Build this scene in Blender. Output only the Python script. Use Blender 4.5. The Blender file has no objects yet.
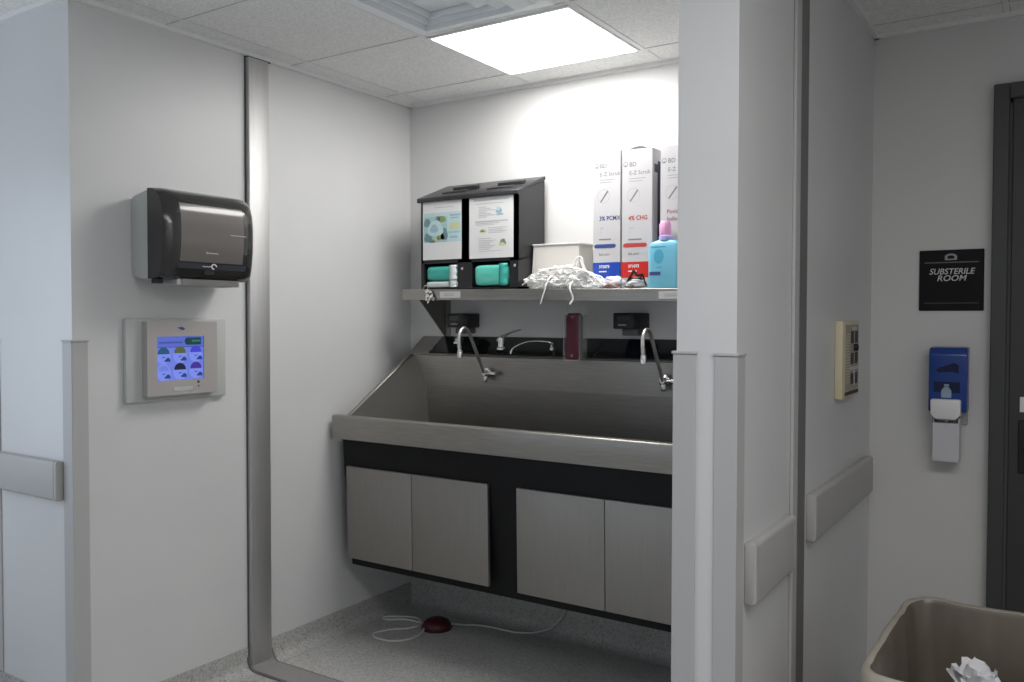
import bpy, bmesh, math, random
from mathutils import Vector, Matrix, noise
random.seed(7)
S = bpy.context.scene
COL = S.collection
PI = math.pi

# ------------------------------------------------------------------ materials
def mat(name, col, rough=.5, metal=0., spec=.5, emit=None, es=0., alpha=1., trans=0., coat=0., ior=1.45):
    m = bpy.data.materials.new(name); m.use_nodes = True
    b = m.node_tree.nodes['Principled BSDF']
    b.inputs['Base Color'].default_value = (*col, 1)
    b.inputs['Roughness'].default_value = rough
    b.inputs['Metallic'].default_value = metal
    b.inputs['Specular IOR Level'].default_value = spec
    b.inputs['Alpha'].default_value = alpha
    b.inputs['Transmission Weight'].default_value = trans
    b.inputs['Coat Weight'].default_value = coat
    b.inputs['IOR'].default_value = ior
    if emit:
        b.inputs['Emission Color'].default_value = (*emit, 1)
        b.inputs['Emission Strength'].default_value = es
    return m

def N(m, t, **kw):
    n = m.node_tree.nodes.new(t)
    for k, v in kw.items():
        if k in n.inputs: n.inputs[k].default_value = v
        else: setattr(n, k, v)
    return n
def L(m, a, b): m.node_tree.links.new(a, b)

def speckle(m, stops, scale, scale2=None, bump=0.):
    """two layers of chips: voronoi cell colour through a ramp, over object coordinates"""
    b = m.node_tree.nodes['Principled BSDF']
    tc = N(m, 'ShaderNodeTexCoord')
    v = N(m, 'ShaderNodeTexVoronoi'); v.inputs['Scale'].default_value = scale
    L(m, tc.outputs['Object'], v.inputs['Vector'])
    sp = N(m, 'ShaderNodeSeparateColor'); L(m, v.outputs['Color'], sp.inputs['Color'])
    r = N(m, 'ShaderNodeValToRGB'); r.color_ramp.interpolation = 'CONSTANT'
    e = r.color_ramp.elements
    e[0].position = stops[0][0]; e[0].color = (*stops[0][1], 1)
    e[1].position = stops[1][0]; e[1].color = (*stops[1][1], 1)
    for p, c in stops[2:]:
        x = e.new(p); x.color = (*c, 1)
    L(m, sp.outputs[0], r.inputs['Fac'])
    ns = N(m, 'ShaderNodeTexNoise'); ns.inputs['Scale'].default_value = scale2 or 3.; ns.inputs['Detail'].default_value = 4
    L(m, tc.outputs['Object'], ns.inputs['Vector'])
    mx = N(m, 'ShaderNodeMix'); mx.data_type = 'RGBA'; mx.blend_type = 'MULTIPLY'; mx.inputs['Factor'].default_value = .25
    L(m, r.outputs['Color'], mx.inputs['A']); L(m, ns.outputs['Fac'], mx.inputs['B'])
    L(m, mx.outputs['Result'], b.inputs['Base Color'])
    return m

def fine_noise(m, col, col2, scale, bump, stretch=(1, 1, 1), detail=3., rough=None):
    b = m.node_tree.nodes['Principled BSDF']
    tc = N(m, 'ShaderNodeTexCoord'); mp = N(m, 'ShaderNodeMapping'); mp.inputs['Scale'].default_value = stretch
    L(m, tc.outputs['Object'], mp.inputs['Vector'])
    n = N(m, 'ShaderNodeTexNoise'); n.inputs['Scale'].default_value = scale; n.inputs['Detail'].default_value = detail
    L(m, mp.outputs['Vector'], n.inputs['Vector'])
    r = N(m, 'ShaderNodeValToRGB'); e = r.color_ramp.elements
    e[0].position = .35; e[0].color = (*col2, 1); e[1].position = .65; e[1].color = (*col, 1)
    L(m, n.outputs['Fac'], r.inputs['Fac']); L(m, r.outputs['Color'], b.inputs['Base Color'])
    if bump:
        bp = N(m, 'ShaderNodeBump'); bp.inputs['Strength'].default_value = bump; bp.inputs['Distance'].default_value = .002
        L(m, n.outputs['Fac'], bp.inputs['Height']); L(m, bp.outputs['Normal'], b.inputs['Normal'])
    if rough:
        mr = N(m, 'ShaderNodeMapRange'); mr.inputs['To Min'].default_value = rough[0]; mr.inputs['To Max'].default_value = rough[1]
        L(m, n.outputs['Fac'], mr.inputs['Value']); L(m, mr.outputs['Result'], b.inputs['Roughness'])
    return m

WALL = fine_noise(mat('wall_panel', (.66, .66, .66), .38), (.665, .665, .66), (.64, .64, .638), 2.2, 0.02)
WALLB = fine_noise(mat('wall_panel_matte', (.66, .66, .65), .55), (.665, .66, .65), (.65, .645, .635), 2.2, 0.02)
FLOOR = speckle(mat('floor_vinyl', (.3, .3, .3), .42), [(0, (.50, .495, .475)), (.10, (.33, .33, .315)), (.20, (.45, .445, .425)), (.55, (.51, .505, .485)), (.8, (.57, .565, .545))], 165, 3)
CEIL = fine_noise(mat('ceiling_tile', (.7, .7, .68), .9, spec=.1), (.90, .90, .885), (.76, .76, .745), 85, .5, detail=6)
GRID = mat('ceiling_grid', (.80, .80, .79), .55)
REVEAL = mat('grid_reveal', (.22, .22, .22), .8)
GUARD = mat('guard_vinyl', (.47, .465, .46), .5)
RAIL = mat('rail_vinyl', (.44, .435, .42), .45)
STEEL = fine_noise(mat('stainless', (.5, .49, .47), .3, 1.), (.40, .385, .355), (.35, .335, .31), 14, .03, (.6, 14, 14), rough=(.34, .48))
STEELV = fine_noise(mat('stainless_vertical', (.5, .49, .47), .36, 1.), (.37, .356, .335), (.345, .33, .31), 10, .015, (14, 14, .6), rough=(.52, .62))
ALU = fine_noise(mat('aluminium_cover', (.55, .55, .55), .4, 1.), (.60, .595, .59), (.55, .545, .54), 10, .015, (16, 16, .5), rough=(.52, .6))
ALUD = mat('aluminium_dark', (.22, .21, .20), .42, .6)
FSTRIP = mat('floor_strip_metal', (.34, .33, .32), .5, .35)
GAP = mat('dark_gap', (.10, .10, .10), .8)
CHROME = mat('chrome', (.8, .79, .78), .2, 1.)
BLACK = mat('black_panel', (.010, .010, .011), .5, spec=.25)
BLACKG = mat('black_gloss', (.008, .010, .010), .12, coat=.5)
BLACKP = mat('black_plastic', (.018, .018, .02), .35)
LIDB = mat('black_acrylic', (.022, .022, .024), .3)
SMOKE = mat('smoke_plastic', (.028, .027, .027), .2, coat=.4)
SMOKEW = mat('smoke_window', (.14, .127, .118), .28, coat=.3)
SMOKEB = mat('smoke_band', (.05, .055, .065), .25)
PALE = mat('pale_grey_plastic', (.50, .52, .50), .4)
MIDG = mat('mid_grey_plastic', (.42, .41, .40), .45)
FTUBE = mat('satin_chrome', (.78, .76, .73), .36, 1.)
WHITE = mat('white_plastic', (.8, .8, .8), .4)
PAPER = mat('paper', (.74, .74, .73), .7)
CARD = mat('white_card', (.56, .55, .555), .55)
TRAYM = mat('tray_plastic', (.60, .58, .54), .45)
FABW = mat('mask_fabric', (.90, .895, .88), .9, spec=.1)
BLUE = mat('box_blue', (.01, .06, .42), .5); RED = mat('box_red', (.6, .02, .015), .5)
NAVY = mat('navy_print', (.05, .075, .25), .5); REDT = mat('red_print', (.5, .06, .05), .5)
GREYT = mat('grey_print', (.22, .22, .23), .6); GREYL = mat('light_grey_print', (.35, .35, .36), .6)
BROWNT = mat('maroon_print', (.22, .12, .13), .6)
AQUA = mat('aqua_soap', (.20, .57, .74), .32, coat=.3)
AQUAT = mat('aqua_dark_print', (.09, .42, .60), .4)
PINK = mat('pink_cap', (.86, .42, .68), .4); LILAC = mat('lilac_collar', (.45, .42, .75), .4)
WINE = mat('wine_liquid', (.10, .006, .022), .2, coat=.5)
CLEAR = mat('clear_plastic', (.62, .63, .62), .15, alpha=.28)
FROST = mat('frosted_plastic', (.72, .72, .76), .35, alpha=.8)
TEAL = mat('teal_pack', (.11, .58, .46), .22, coat=.8); TEALD = mat('teal_dark_pack', (.05, .40, .34), .3)
FILM = mat('pack_film', (.62, .68, .66), .2, coat=.6)
IVORY = mat('ivory_plastic', (.62, .56, .38), .45); TAUPE = mat('taupe_plate', (.36, .33, .27), .5)
SLOT = mat('dark_slot', (.045, .042, .04), .6)
DOORM = mat('door_paint', (.05, .05, .05), .5); FRAMEM = mat('frame_paint', (.060, .061, .064), .5)
SIGNB = mat('sign_black', (.007, .007, .009), .45, spec=.2); SIGNT = mat('sign_letters', (.62, .62, .62), .5); SIGNL = mat('sign_line', (.16, .13, .10), .5)
SANB = mat('sanitizer_blue', (.012, .05, .26), .3, coat=.3); SAND = mat('sanitizer_navy', (.004, .012, .06), .2)
SANI = mat('drop_icon', (.3, .38, .5), .4)
BIN = mat('bin_plastic', (.47, .43, .34), .5)
LINER = fine_noise(mat('bin_liner_shaded', (.36, .31, .24), .3, alpha=.92), (.19, .165, .13), (.135, .115, .09), 9, .5, (1, 1, .25))  # same bag as the cuff; the bin's inner shade is in its colour
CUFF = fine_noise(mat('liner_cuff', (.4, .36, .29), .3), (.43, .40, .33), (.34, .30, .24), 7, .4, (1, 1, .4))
PEDAL = mat('pedal_maroon', (.06, .008, .013), .5)
CABLE = mat('white_cable', (.62, .62, .60), .5)
BROWN = mat('brown_wrapper', (.42, .2, .12), .6); LAV = mat('lavender_tissue', (.66, .64, .72), .8)
PRT = [PAPER, mat('p_teal', (.36, .56, .56), .6), mat('p_slate', (.16, .27, .30), .6), mat('p_pale', (.50, .66, .68), .6), mat('p_yellow', (.60, .62, .36), .6), mat('p_olive', (.26, .32, .14), .6), mat('p_grey', (.50, .50, .51), .6), mat('p_blue', (.33, .47, .55), .6)]

def emis(name, c, s=1.): return mat(name, (0, 0, 0), .5, emit=c, es=s)
SCR = [emis('screen_ground', (.15, .21, .72), .95), emis('screen_header', (.10, .145, .56), .95), emis('screen_line', (.06, .08, .36), .9), emis('screen_pill', (.008, .05, .07), .9),
       emis('screen_teal', (.02, .09, .2), .9), emis('screen_olive', (.09, .12, .05), .9), emis('screen_blue', (.05, .06, .62), .9), emis('screen_navy', (.008, .01, .05), .9),
       emis('screen_purple', (.06, .03, .32), .9), emis('screen_pale', (.2, .27, .8), .95), emis('screen_wedge', (.02, .05, .24), .9), emis('screen_text', (.04, .2, .12), .9)]
LAMP = emis('lamp_diffuser', (1, .985, .97), 19.0)

# ------------------------------------------------------------------ mesh builder
def catmull(pts, n=6, closed=False):
    P = [Vector(p) for p in pts]; out = []
    m = len(P)
    rng = range(m) if closed else range(m - 1)
    for i in rng:
        if closed: a, b, c, d = P[(i-1) % m], P[i], P[(i+1) % m], P[(i+2) % m]
        else: a, b, c, d = P[max(i-1, 0)], P[i], P[i+1], P[min(i+2, m-1)]
        for k in range(n):
            t = k / n
            out.append(.5 * ((2*b) + (c-a)*t + (2*a-5*b+4*c-d)*t*t + (3*b-3*c+d-a)*t**3))
    if not closed: out.append(P[-1])
    return out

class MB:
    def __init__(s): s.v = []; s.f = []; s.m = []; s.mi = 0
    def add(s, vs, fs):
        o = len(s.v); s.v += [tuple(v) for v in vs]
        for f in fs: s.f.append([o + i for i in f]); s.m.append(s.mi)
        return s
    def use(s, i): s.mi = i; return s
    def frombm(s, bm):
        bm.verts.index_update()
        s.add([v.co.copy() for v in bm.verts], [[v.index for v in f.verts] for f in bm.faces]); bm.free(); return s
    def prism(s, pts, axis, a, b, bev=0, seg=2, M=None):
        bm = bmesh.new()
        def P(p, t):
            return {'x': (t, p[0], p[1]), 'y': (p[0], t, p[1]), 'z': (p[0], p[1], t)}[axis]
        A = [bm.verts.new(P(p, a)) for p in pts]; B = [bm.verts.new(P(p, b)) for p in pts]
        n = len(pts)
        bm.faces.new(A); bm.faces.new(B[::-1])
        for i in range(n): bm.faces.new((A[i], B[i], B[(i+1) % n], A[(i+1) % n]))
        bmesh.ops.recalc_face_normals(bm, faces=bm.faces[:])
        if bev: bmesh.ops.bevel(bm, geom=bm.edges[:], offset=bev, segments=seg, affect='EDGES', profile=.5)
        if M is not None: bm.transform(M)
        return s.frombm(bm)
    def box(s, x0, x1, y0, y1, z0, z1, bev=0, seg=2, M=None):
        return s.prism([(x0, y0), (x1, y0), (x1, y1), (x0, y1)], 'z', z0, z1, bev, seg, M)
    def quad(s, *p): return s.add(p, [list(range(len(p)))])
    def tube(s, pts, r, n=10, closed=False, flat=1., caps=True):
        P = [Vector(p) for p in pts]; m = len(P); vs = []; fs = []
        up = None
        for i in range(m):
            if closed: t = P[(i+1) % m] - P[i-1]
            else: t = P[min(i+1, m-1)] - P[max(i-1, 0)]
            t.normalize() if t.length > 1e-9 else None
            if up is None:
                up = Vector((0, 0, 1)) if abs(t.z) < .9 else Vector((1, 0, 0))
            side = t.cross(up)
            if side.length < 1e-6: side = t.orthogonal()
            side.normalize(); up = side.cross(t).normalized()
            rr = r[i] if isinstance(r, (list, tuple)) else r
            for k in range(n):
                a = 2*PI*k/n
                vs.append(P[i] + side*math.cos(a)*rr + up*math.sin(a)*rr*flat)
        for i in range(m if closed else m-1):
            j = (i+1) % m
            for k in range(n):
                fs.append([i*n+k, i*n+(k+1) % n, j*n+(k+1) % n, j*n+k])
        if not closed and caps:
            fs.append(list(range(n))[::-1]); fs.append([(m-1)*n+k for k in range(n)])
        return s.add(vs, fs)
    def lathe(s, prof, c, n=24, axis='z', M=None):
        vs = []; fs = []; m = len(prof)
        for r, h in prof:
            for k in range(n):
                a = 2*PI*k/n; x, y = r*math.cos(a), r*math.sin(a)
                p = {'z': (x, y, h), 'y': (x, h, y), 'x': (h, x, y)}[axis]
                p = Vector(p)
                if M is not None: p = M @ p
                vs.append(Vector(c) + p)
        for i in range(m-1):
            for k in range(n):
                fs.append([i*n+k, i*n+(k+1) % n, (i+1)*n+(k+1) % n, (i+1)*n+k])
        fs.append(list(range(n))[::-1]); fs.append([(m-1)*n+k for k in range(n)])
        return s.add(vs, fs)
    def text(s, body, size, o, face='-y', align='LEFT', off=0., shear=0., sx=1.):
        cu = bpy.data.curves.new('t', 'FONT'); cu.body = body; cu.size = size; cu.align_x = align
        cu.offset = off; cu.shear = shear; cu.resolution_u = 3; cu.fill_mode = 'FRONT'
        ob = bpy.data.objects.new('t', cu); COL.objects.link(ob)
        dg = bpy.context.evaluated_depsgraph_get(); dg.update()
        me = bpy.data.meshes.new_from_object(ob.evaluated_get(dg))
        o = Vector(o)
        if face == '-y': f = lambda c: o + Vector((c.x*sx, 0, c.y))
        else: f = lambda c: o + Vector((0, c.x*sx, c.y))
        s.add([f(v.co) for v in me.vertices], [list(p.vertices) for p in me.polygons])
        bpy.data.objects.remove(ob); bpy.data.curves.remove(cu); bpy.data.meshes.remove(me)
        return s
    def build(s, name, m, parent=None, ang=35, smooth=True):
        off = Vector((0, 0, 0)); q = parent
        while q is not None: off += q.location; q = q.parent
        me = bpy.data.meshes.new(name)
        me.from_pydata([tuple(Vector(v) - off) for v in s.v], [], s.f)
        ms = m if isinstance(m, (list, tuple)) else [m]
        for x in ms: me.materials.append(x)
        for p, i in zip(me.polygons, s.m): p.material_index = min(i, len(ms)-1)
        bm = bmesh.new(); bm.from_mesh(me); bmesh.ops.recalc_face_normals(bm, faces=bm.faces[:]); bm.to_mesh(me); bm.free()
        if smooth:
            for p in me.polygons: p.use_smooth = True
            me.set_sharp_from_angle(angle=math.radians(ang))
        me.update()
        o = bpy.data.objects.new(name, me); COL.objects.link(o)
        if parent is not None: o.parent = parent
        return o

def tag(o, label, cat, group=None):
    o['label'] = label; o['category'] = cat
    if group: o['group'] = group
    return o
def thing(name, loc, label, cat, group=None):
    o = bpy.data.objects.new(name, None); o.empty_display_size = .05; o.location = loc; COL.objects.link(o)
    return tag(o, label, cat, group)
def struct(o): o['kind'] = 'structure'; return o
def own_origin(o, p):
    """put a one-mesh thing's origin at p"""
    p = Vector(p); o.data.transform(Matrix.Translation(-p)); o.location = p; return o

# ------------------------------------------------------------------ the room
XL, YB, YF = -2.961, 3.539, 1.68           # left wall, back wall, left wall's end face
PX0, PX1, PY = -.7925, -.645, 1.942           # partition
ZC, ZR = 2.662, 2.617                      # ceilings: alcove side, corridor side
struct(MB().box(-4.6, 1.6, -2.4, YB + .02, -.08, 0).build('floor', FLOOR))
struct(MB().box(-3.525, XL, YF, YB + .1, 0, ZC + .1).build('wall_left', WALL))
struct(MB().box(-3.6, 1.6, YB, YB + .12, 0, ZC + .1).build('wall_back', WALLB))
struct(MB().box(PX0, PX1, PY, YB + .02, 0, ZC + .1).build('wall_right', WALL))
c = MB().box(-4.6, PX1 - .02, -2.2, YB + .05, ZC, ZC + .06)
struct(c.build('ceiling', CEIL))
struct(MB().box(PX1 - .02, 1.6, -2.2, YB + .05, ZR, ZR + .105).build('ceiling_corridor', CEIL))

# ceiling grid (flush T bars) and wall angles
def tbar(mb, a, b, z, w=.0095):
    (x0, y0), (x1, y1) = a, b
    h = .0016
    if abs(x1 - x0) < 1e-6:
        mb.use(1).box(x0 - w - h, x0 + w + h, y0, y1, z - .0006, z + .002); mb.use(0).box(x0 - w, x0 + w, y0, y1, z - .0025, z + .002)
    else:
        mb.use(1).box(x0, x1, y0 - w - h, y0 + w + h, z - .0006, z + .002); mb.use(0).box(x0, x1, y0 - w, y0 + w, z - .0025, z + .002)
g = MB()
GX = [-4.135, -3.49, -2.845, -2.2, -1.518, -.87]; GY = [3.335, 2.70, 2.065, 1.43, .795, .16, -.475, -1.11]
for y in GY: tbar(g, (-4.6, y), (PX1, y), ZC)
for x in GX: tbar(g, (x, -2.2), (x, YB), ZC + .0004)
struct(g.build('trim_1', [GRID, REVEAL]))
g = MB()
g.box(XL, XL + .02, YF - .02, YB, ZC - .016, ZC); g.box(XL, PX0, YB - .02, YB, ZC - .016, ZC)
g.box(-3.525, XL + .02, YF - .02, YF, ZC - .016, ZC)
struct(g.build('trim_2', GRID))
g = MB()
g.box(PX1, PX1 + .02, PY, YB, ZR - .016, ZR); g.box(PX1, 1.6, YB - .02, YB, ZR - .016, ZR)
for y in (3.43 - .01, 2.80, 2.17): tbar(g, (PX1, y), (1.6, y), ZR)
for x in (-.20, .41, 1.02): tbar(g, (x, -2.2), (x, YB), ZR + .0004)
struct(g.build('trim_3', [GRID, REVEAL]))

# the rest of the corridor round the photographer
struct(MB().box(1.4, 1.5, -2.3, YB + .1, 0, ZC + .1).build('wall_corridor', WALL))
struct(MB().box(-1.0, 1.5, -2.3, -2.2, 0, ZC + .1).build('wall_rear', WALL))

# coved vinyl base
def cove(mb, p0, p1, nrm, h=.103):
    R = .05; prof = [(0, h), (.003, h)] + [(.003 + R*(1 - math.cos(t)), R*(1 - math.sin(t)) + .0005) for t in [i*PI/16 for i in range(9)]] + [(R + .004, 0), (0, 0)]
    p0, p1, nrm = Vector(p0), Vector(p1), Vector(nrm)
    vs = []; k = len(prof)
    for p in (p0, p1):
        for d, z in prof: vs.append(p + nrm * d + Vector((0, 0, z)))
    fs = [[i, (i+1) % k, k + (i+1) % k, k + i] for i in range(k)] + [list(range(k)), list(range(k, 2*k))[::-1]]
    mb.add(vs, fs)
m = MB(); cove(m, (XL, YF, 0), (XL, YB, 0), (1, 0, 0)); struct(m.build('baseboard_left', FLOOR))
m = MB(); cove(m, (XL, YB, 0), (PX0, YB, 0), (0, -1, 0), .137); cove(m, (PX1, YB, 0), (-.236, YB, 0), (0, -1, 0)); struct(m.build('baseboard_back', FLOOR))
m = MB(); cove(m, (-3.525, YF, 0), (XL, YF, 0), (0, -1, 0), .145); cove(m, (PX0, PY, 0), (PX1, PY, 0), (0, -1, 0)); struct(m.build('baseboard_front', FLOOR))
m = MB(); cove(m, (PX1, PY, 0), (PX1, YB, 0), (1, 0, 0)); cove(m, (PX0, PY, 0), (PX0, YB, 0), (-1, 0, 0)); struct(m.build('baseboard_right', FLOOR))

# expansion joint covers: up the left wall, across the floor, up the partition
m = MB(); m.box(XL, XL + .026, 2.447, 2.554, 0, 2.640, .003, 2); m.mi = 1; m.box(XL, XL + .004, 2.443, 2.448, .0, 2.646); m.box(XL, XL + .02, 2.448, 2.57, 2.640, 2.645)
struct(m.build('trim_4', [ALU, GAP]))
m = MB(); 
def strip(a, b, dz): m.prism([(XL + .003, 0), (XL + .003, .06), (XL + .024, .026), (XL + .032, .013), (XL + .045, .006 + dz), (PX0, .004 + dz), (PX0, 0)], 'y', a, b)
strip(2.447, 2.565, .002); m.mi = 1; strip(2.437, 2.447, 0); strip(2.565, 2.575, 0)
struct(m.build('trim_5', [FSTRIP, ALUD]))
m = MB(); m.box(PX1, PX1 + .006, 2.45, 2.548, 0, ZR - .03, .002, 1); m.mi = 1; m.box(PX1, PX1 + .010, 2.40, 2.452, 0, ZR - .03, .003, 1)
struct(m.build('trim_6', [mat('joint_cover_grey', (.20, .195, .19), .5, .25), GUARD]))

# ------------------------------------------------------------------ wall protection
def corner_guard(x, y, sx, sy, z0, z1, label, t=.008, leg=.058, tx=None):
    """L guard on a vertical corner at (x, y); sx, sy point outwards along each axis"""
    tx = t if tx is None else tx
    m = MB()
    pts = [(x + sx*tx, y + sy*t), (x - sx*leg, y + sy*t), (x - sx*leg, y), (x, y), (x, y - sy*leg), (x + sx*tx, y - sy*leg)]
    m.prism(pts, 'z', z0, z1 - .007, .0015, 1)
    root = thing('corner_guard', (x, y, z0), label, 'corner guard', 'corner guards')
    m.build('guard_strip', GUARD, root)
    e = .003
    c = MB(); pts = [(x + sx*(tx+e), y + sy*(t+e)), (x - sx*(leg+e), y + sy*(t+e)), (x - sx*(leg+e), y), (x, y), (x, y - sy*(leg+e)), (x + sx*(tx+e), y - sy*(leg+e))]
    c.prism(pts, 'z', z1 - .007, z1, .002, 2)
    c.build('end_cap', GUARD, root)
    return root
corner_guard(XL, YF, 1, -1, .105, 1.448, 'grey corner guard on the wall edge left of the wall touchscreen', .006, .055)
corner_guard(-3.525, YF, -1, -1, .147, 1.442, 'grey corner guard cut off by the left edge of the photo', .006, .060)
corner_guard(PX0, PY, -1, -1, .105, 1.449, 'grey corner guard on the partition edge next to the steel sink', .005, .050, .008)
corner_guard(PX1, PY, 1, -1, .105, 1.446, 'grey corner guard on the partition edge next to the short bumper rail', .005, .052, .004)

def crash_rail(axis, a, b, wall, s, z0, z1, label, d=.03):
    """bumper rail: soft cornered cover with two rounded end caps"""
    root = thing('bumper_rail', ((a+b)/2, wall, z0) if axis == 'x' else (wall, (a+b)/2, z0), label, 'bumper rail', 'wall bumper rails')
    def seg(u0, u1, nm, cap):
        m = MB()
        w0, w1 = (wall, wall + s*d)
        h = z1 - z0; rr = .012
        prof = [(w0, z0 + .004), (w0, z1 - .004)]
        top = [(w1 - s*rr*(1-math.sin(t)), z1 - rr*(1-math.cos(t))) for t in [i*PI/10 for i in range(6)]]
        bot = [(w1 - s*rr*(1-math.cos(t)), z0 + rr*(1-math.sin(t))) for t in [i*PI/10 for i in range(6)]]
        prof += top + bot
        if axis == 'x': m.prism(prof, 'x', u0, u1, .0 if not cap else .004, 2)
        else: m.prism([(p[0], p[1]) for p in prof], 'y', u0, u1, .0 if not cap else .004, 2)
        m.build(nm, RAIL, root, 50)
    seg(a + .02, b - .02, 'rail_cover', False); seg(a, a + .0205, 'end_cap', True); seg(b - .0205, b, 'end_cap', True)
    return root
crash_rail('x', -3.460, -3.022, YF, -1, .868, 1.013, 'grey bumper rail on the end of the left wall')
crash_rail('y', 2.008, 2.368, PX1, 1, .838, .991, 'short grey bumper rail at the front of the partition side')
crash_rail('y', 2.582, 3.455, PX1, 1, .866, 1.009, 'long grey bumper rail running into the corridor corner')

# ------------------------------------------------------------------ door on the right
m = MB(); m.box(-.236, -.186, YB - .045, YB, 0, 2.362, .003, 1); m.box(.80, .85, YB - .045, YB, 0, 2.362, .003, 1); m.box(-.186, .80, YB - .045, YB, 2.308, 2.362, .003, 1)
m.mi = 1; m.box(-.186, -.176, YB - .016, YB, 0, 2.308); m.box(-.186, .80, YB - .016, YB, 2.296, 2.308)
struct(m.build('trim_7', [FRAMEM, GAP]))
d = struct(MB().box(-.176, .80, YB - .022, YB - .001, .008, 2.298, .002, 1).build('door_1', DOORM))
m = MB(); m.box(-.142, -.085, YB - .026, YB - .022, 1.198, 1.252, .001, 1); m.build('white_plate', WHITE, d)
m = MB(); m.box(-.145, -.09, YB - .028, YB - .022, .98, 1.17, .003, 1)
m.tube(catmull([(-.117, YB - .026, 1.08), (-.117, YB - .07, 1.08), (-.09, YB - .08, 1.08), (.01, YB - .08, 1.08)]), .009)
m.build('door_lever', BLACKP, d)

# ------------------------------------------------------------------ ceiling light and air vent
lt = thing('ceiling_light', (-1.86, 3.02, ZC), 'square white troffer light glowing in the ceiling above the sink', 'ceiling light')
X0, X1, Y0, Y1 = -2.188, -1.530, 2.712, 3.332
m = MB()
for b in ((X0, X0+.013, Y0, Y1), (X1-.013, X1, Y0, Y1), (X0+.013, X1-.013, Y0, Y0+.020), (X0+.013, X1-.013, Y1-.012, Y1)): m.box(*b, ZC - .008, ZC - .001, .002, 1)
m.build('frame', WHITE, lt)
MB().box(X0+.013, X1-.013, Y0+.020, Y1-.012, ZC - .006, ZC - .002).build('diffuser', LAMP, lt)

vt = thing('air_vent', (-1.88, 2.38, ZC), 'square white ceiling air diffuser with nested louvre rings beside the light', 'air vent')
X0, X1, Y0, Y1 = -2.186, -1.569, 2.079, 2.686
VW = mat('vent_enamel', (.80, .83, .85), .3)
def ring(mb, i0, z0, i1, z1):
    a = [(X0+i0, Y0+i0, z0), (X1-i0, Y0+i0, z0), (X1-i0, Y1-i0, z0), (X0+i0, Y1-i0, z0)]
    b = [(X0+i1, Y0+i1, z1), (X1-i1, Y0+i1, z1), (X1-i1, Y1-i1, z1), (X0+i1, Y1-i1, z1)]
    mb.add(a + b, [[k, (k+1) % 4, 4+(k+1) % 4, 4+k] for k in range(4)])
m = MB(); ring(m, 0, ZC - .003, .05, ZC - .0045); ring(m, .05, ZC - .0045, .056, ZC - .002); m.build('frame', VW, vt, 10)
for k, (i, j) in enumerate(((.058, .098), (.108, .148), (.158, .198))):
    m = MB(); ring(m, i, ZC - .002, i + .006, ZC - .010); ring(m, i + .006, ZC - .010, j, ZC - .034); ring(m, j, ZC - .034, j + .006, ZC - .034); ring(m, j + .006, ZC - .034, j + .008, ZC - .003); m.build('louvre_ring', VW, vt, 10)
m = MB(); m.box(X0+.215, X1-.215, Y0+.215, Y1-.215, ZC - .018, ZC - .002, .006, 2); m.build('centre_plate', VW, vt)

# ------------------------------------------------------------------ paper towel dispenser (left wall)
td = thing('paper_towel_dispenser', (XL, 2.09, 1.67), 'smoky grey hands-free paper towel dispenser high on the left wall', 'towel dispenser')
yA, yB = 1.907, 2.318
m = MB(); m.prism([(XL, 1.688), (XL, 1.972), (-2.945, 1.985), (-2.846, 2.006), (-2.846, 1.672), (-2.90, 1.672)], 'y', yA + .004, yB - .004, .006, 2); m.build('housing', PALE, td)
def prof_cover(off=0.):
    P = [(-2.852, 2.010), (-2.815, 2.008), (-2.785, 1.996), (-2.759, 1.972), (-2.742, 1.935), (-2.736, 1.88), (-2.737, 1.80), (-2.745, 1.74), (-2.757, 1.695), (-2.775, 1.676), (-2.81, 1.670), (-2.852, 1.669)]
    return [(x + off, z) for x, z in P]
m = MB(); n = 15
P = prof_cover(); k = len(P); vs = []; fs = []
for j in range(n):
    t = j/(n-1); y = yA + (yB-yA)*t
    e = max(0, 1 - min(t, 1-t)/.12); sh = .028*e*e
    for i, (x, z) in enumerate(P):
        fx = x - sh*(x + 2.852)/.116*.9; zz = z + (1.84 - z)*.02*e*e
        vs.append((fx, y, zz))
for j in range(n-1):
    for i in range(k-1): fs.append([j*k+i, j*k+i+1, (j+1)*k+i+1, (j+1)*k+i])
fs.append(list(range(k))); fs.append([(n-1)*k+i for i in range(k)][::-1])
m.add(vs, fs); m.build('cover', SMOKE, td, 50)
def onfront(z, off=.0015):
    P = prof_cover()[3:]
    for (x0, z0), (x1, z1) in zip(P, P[1:]):
        if z1 <= z <= z0: return x0 + (x1-x0)*(z0-z)/(z0-z1) + off
    return P[0][0] + off
def skin(y0, y1, z0, z1, off, nz=8):
    m = MB(); vs = []; fs = []
    for i in range(nz+1):
        z = z0 + (z1-z0)*i/nz; x = onfront(z, off)
        vs += [(x, y0, z), (x, y1, z), (x-.004, y1, z), (x-.004, y0, z)]
    for i in range(nz):
        o = 4*i
        for a in range(4): fs.append([o+a, o+(a+1) % 4, o+4+(a+1) % 4, o+4+a])
    fs += [[0, 1, 2, 3], [4*nz+3, 4*nz+2, 4*nz+1, 4*nz]]
    return m.add(vs, fs)
skin(1.966, 2.250, 1.738, 1.953, .0018, 12).build('window_panel', SMOKEW, td)
skin(1.960, 2.268, 1.712, 1.733, .0018, 3).build('lower_band', SMOKEB, td)
m = MB(); x = onfront(1.70, .001); m.prism([(2.075, 1.700), (2.085, 1.712), (2.10, 1.717), (2.115, 1.712), (2.125, 1.700), (2.12, 1.692), (2.08, 1.692)], 'x', x - .006, x + .003, .001, 1); m.build('latch', BLACKG, td)
m = MB(); m.box(-2.90, -2.775, 1.975, 2.262, 1.650, 1.673, .003, 1); m.mi = 1; m.box(-2.778, -2.771, 1.995, 2.252, 1.655, 1.674)
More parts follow.
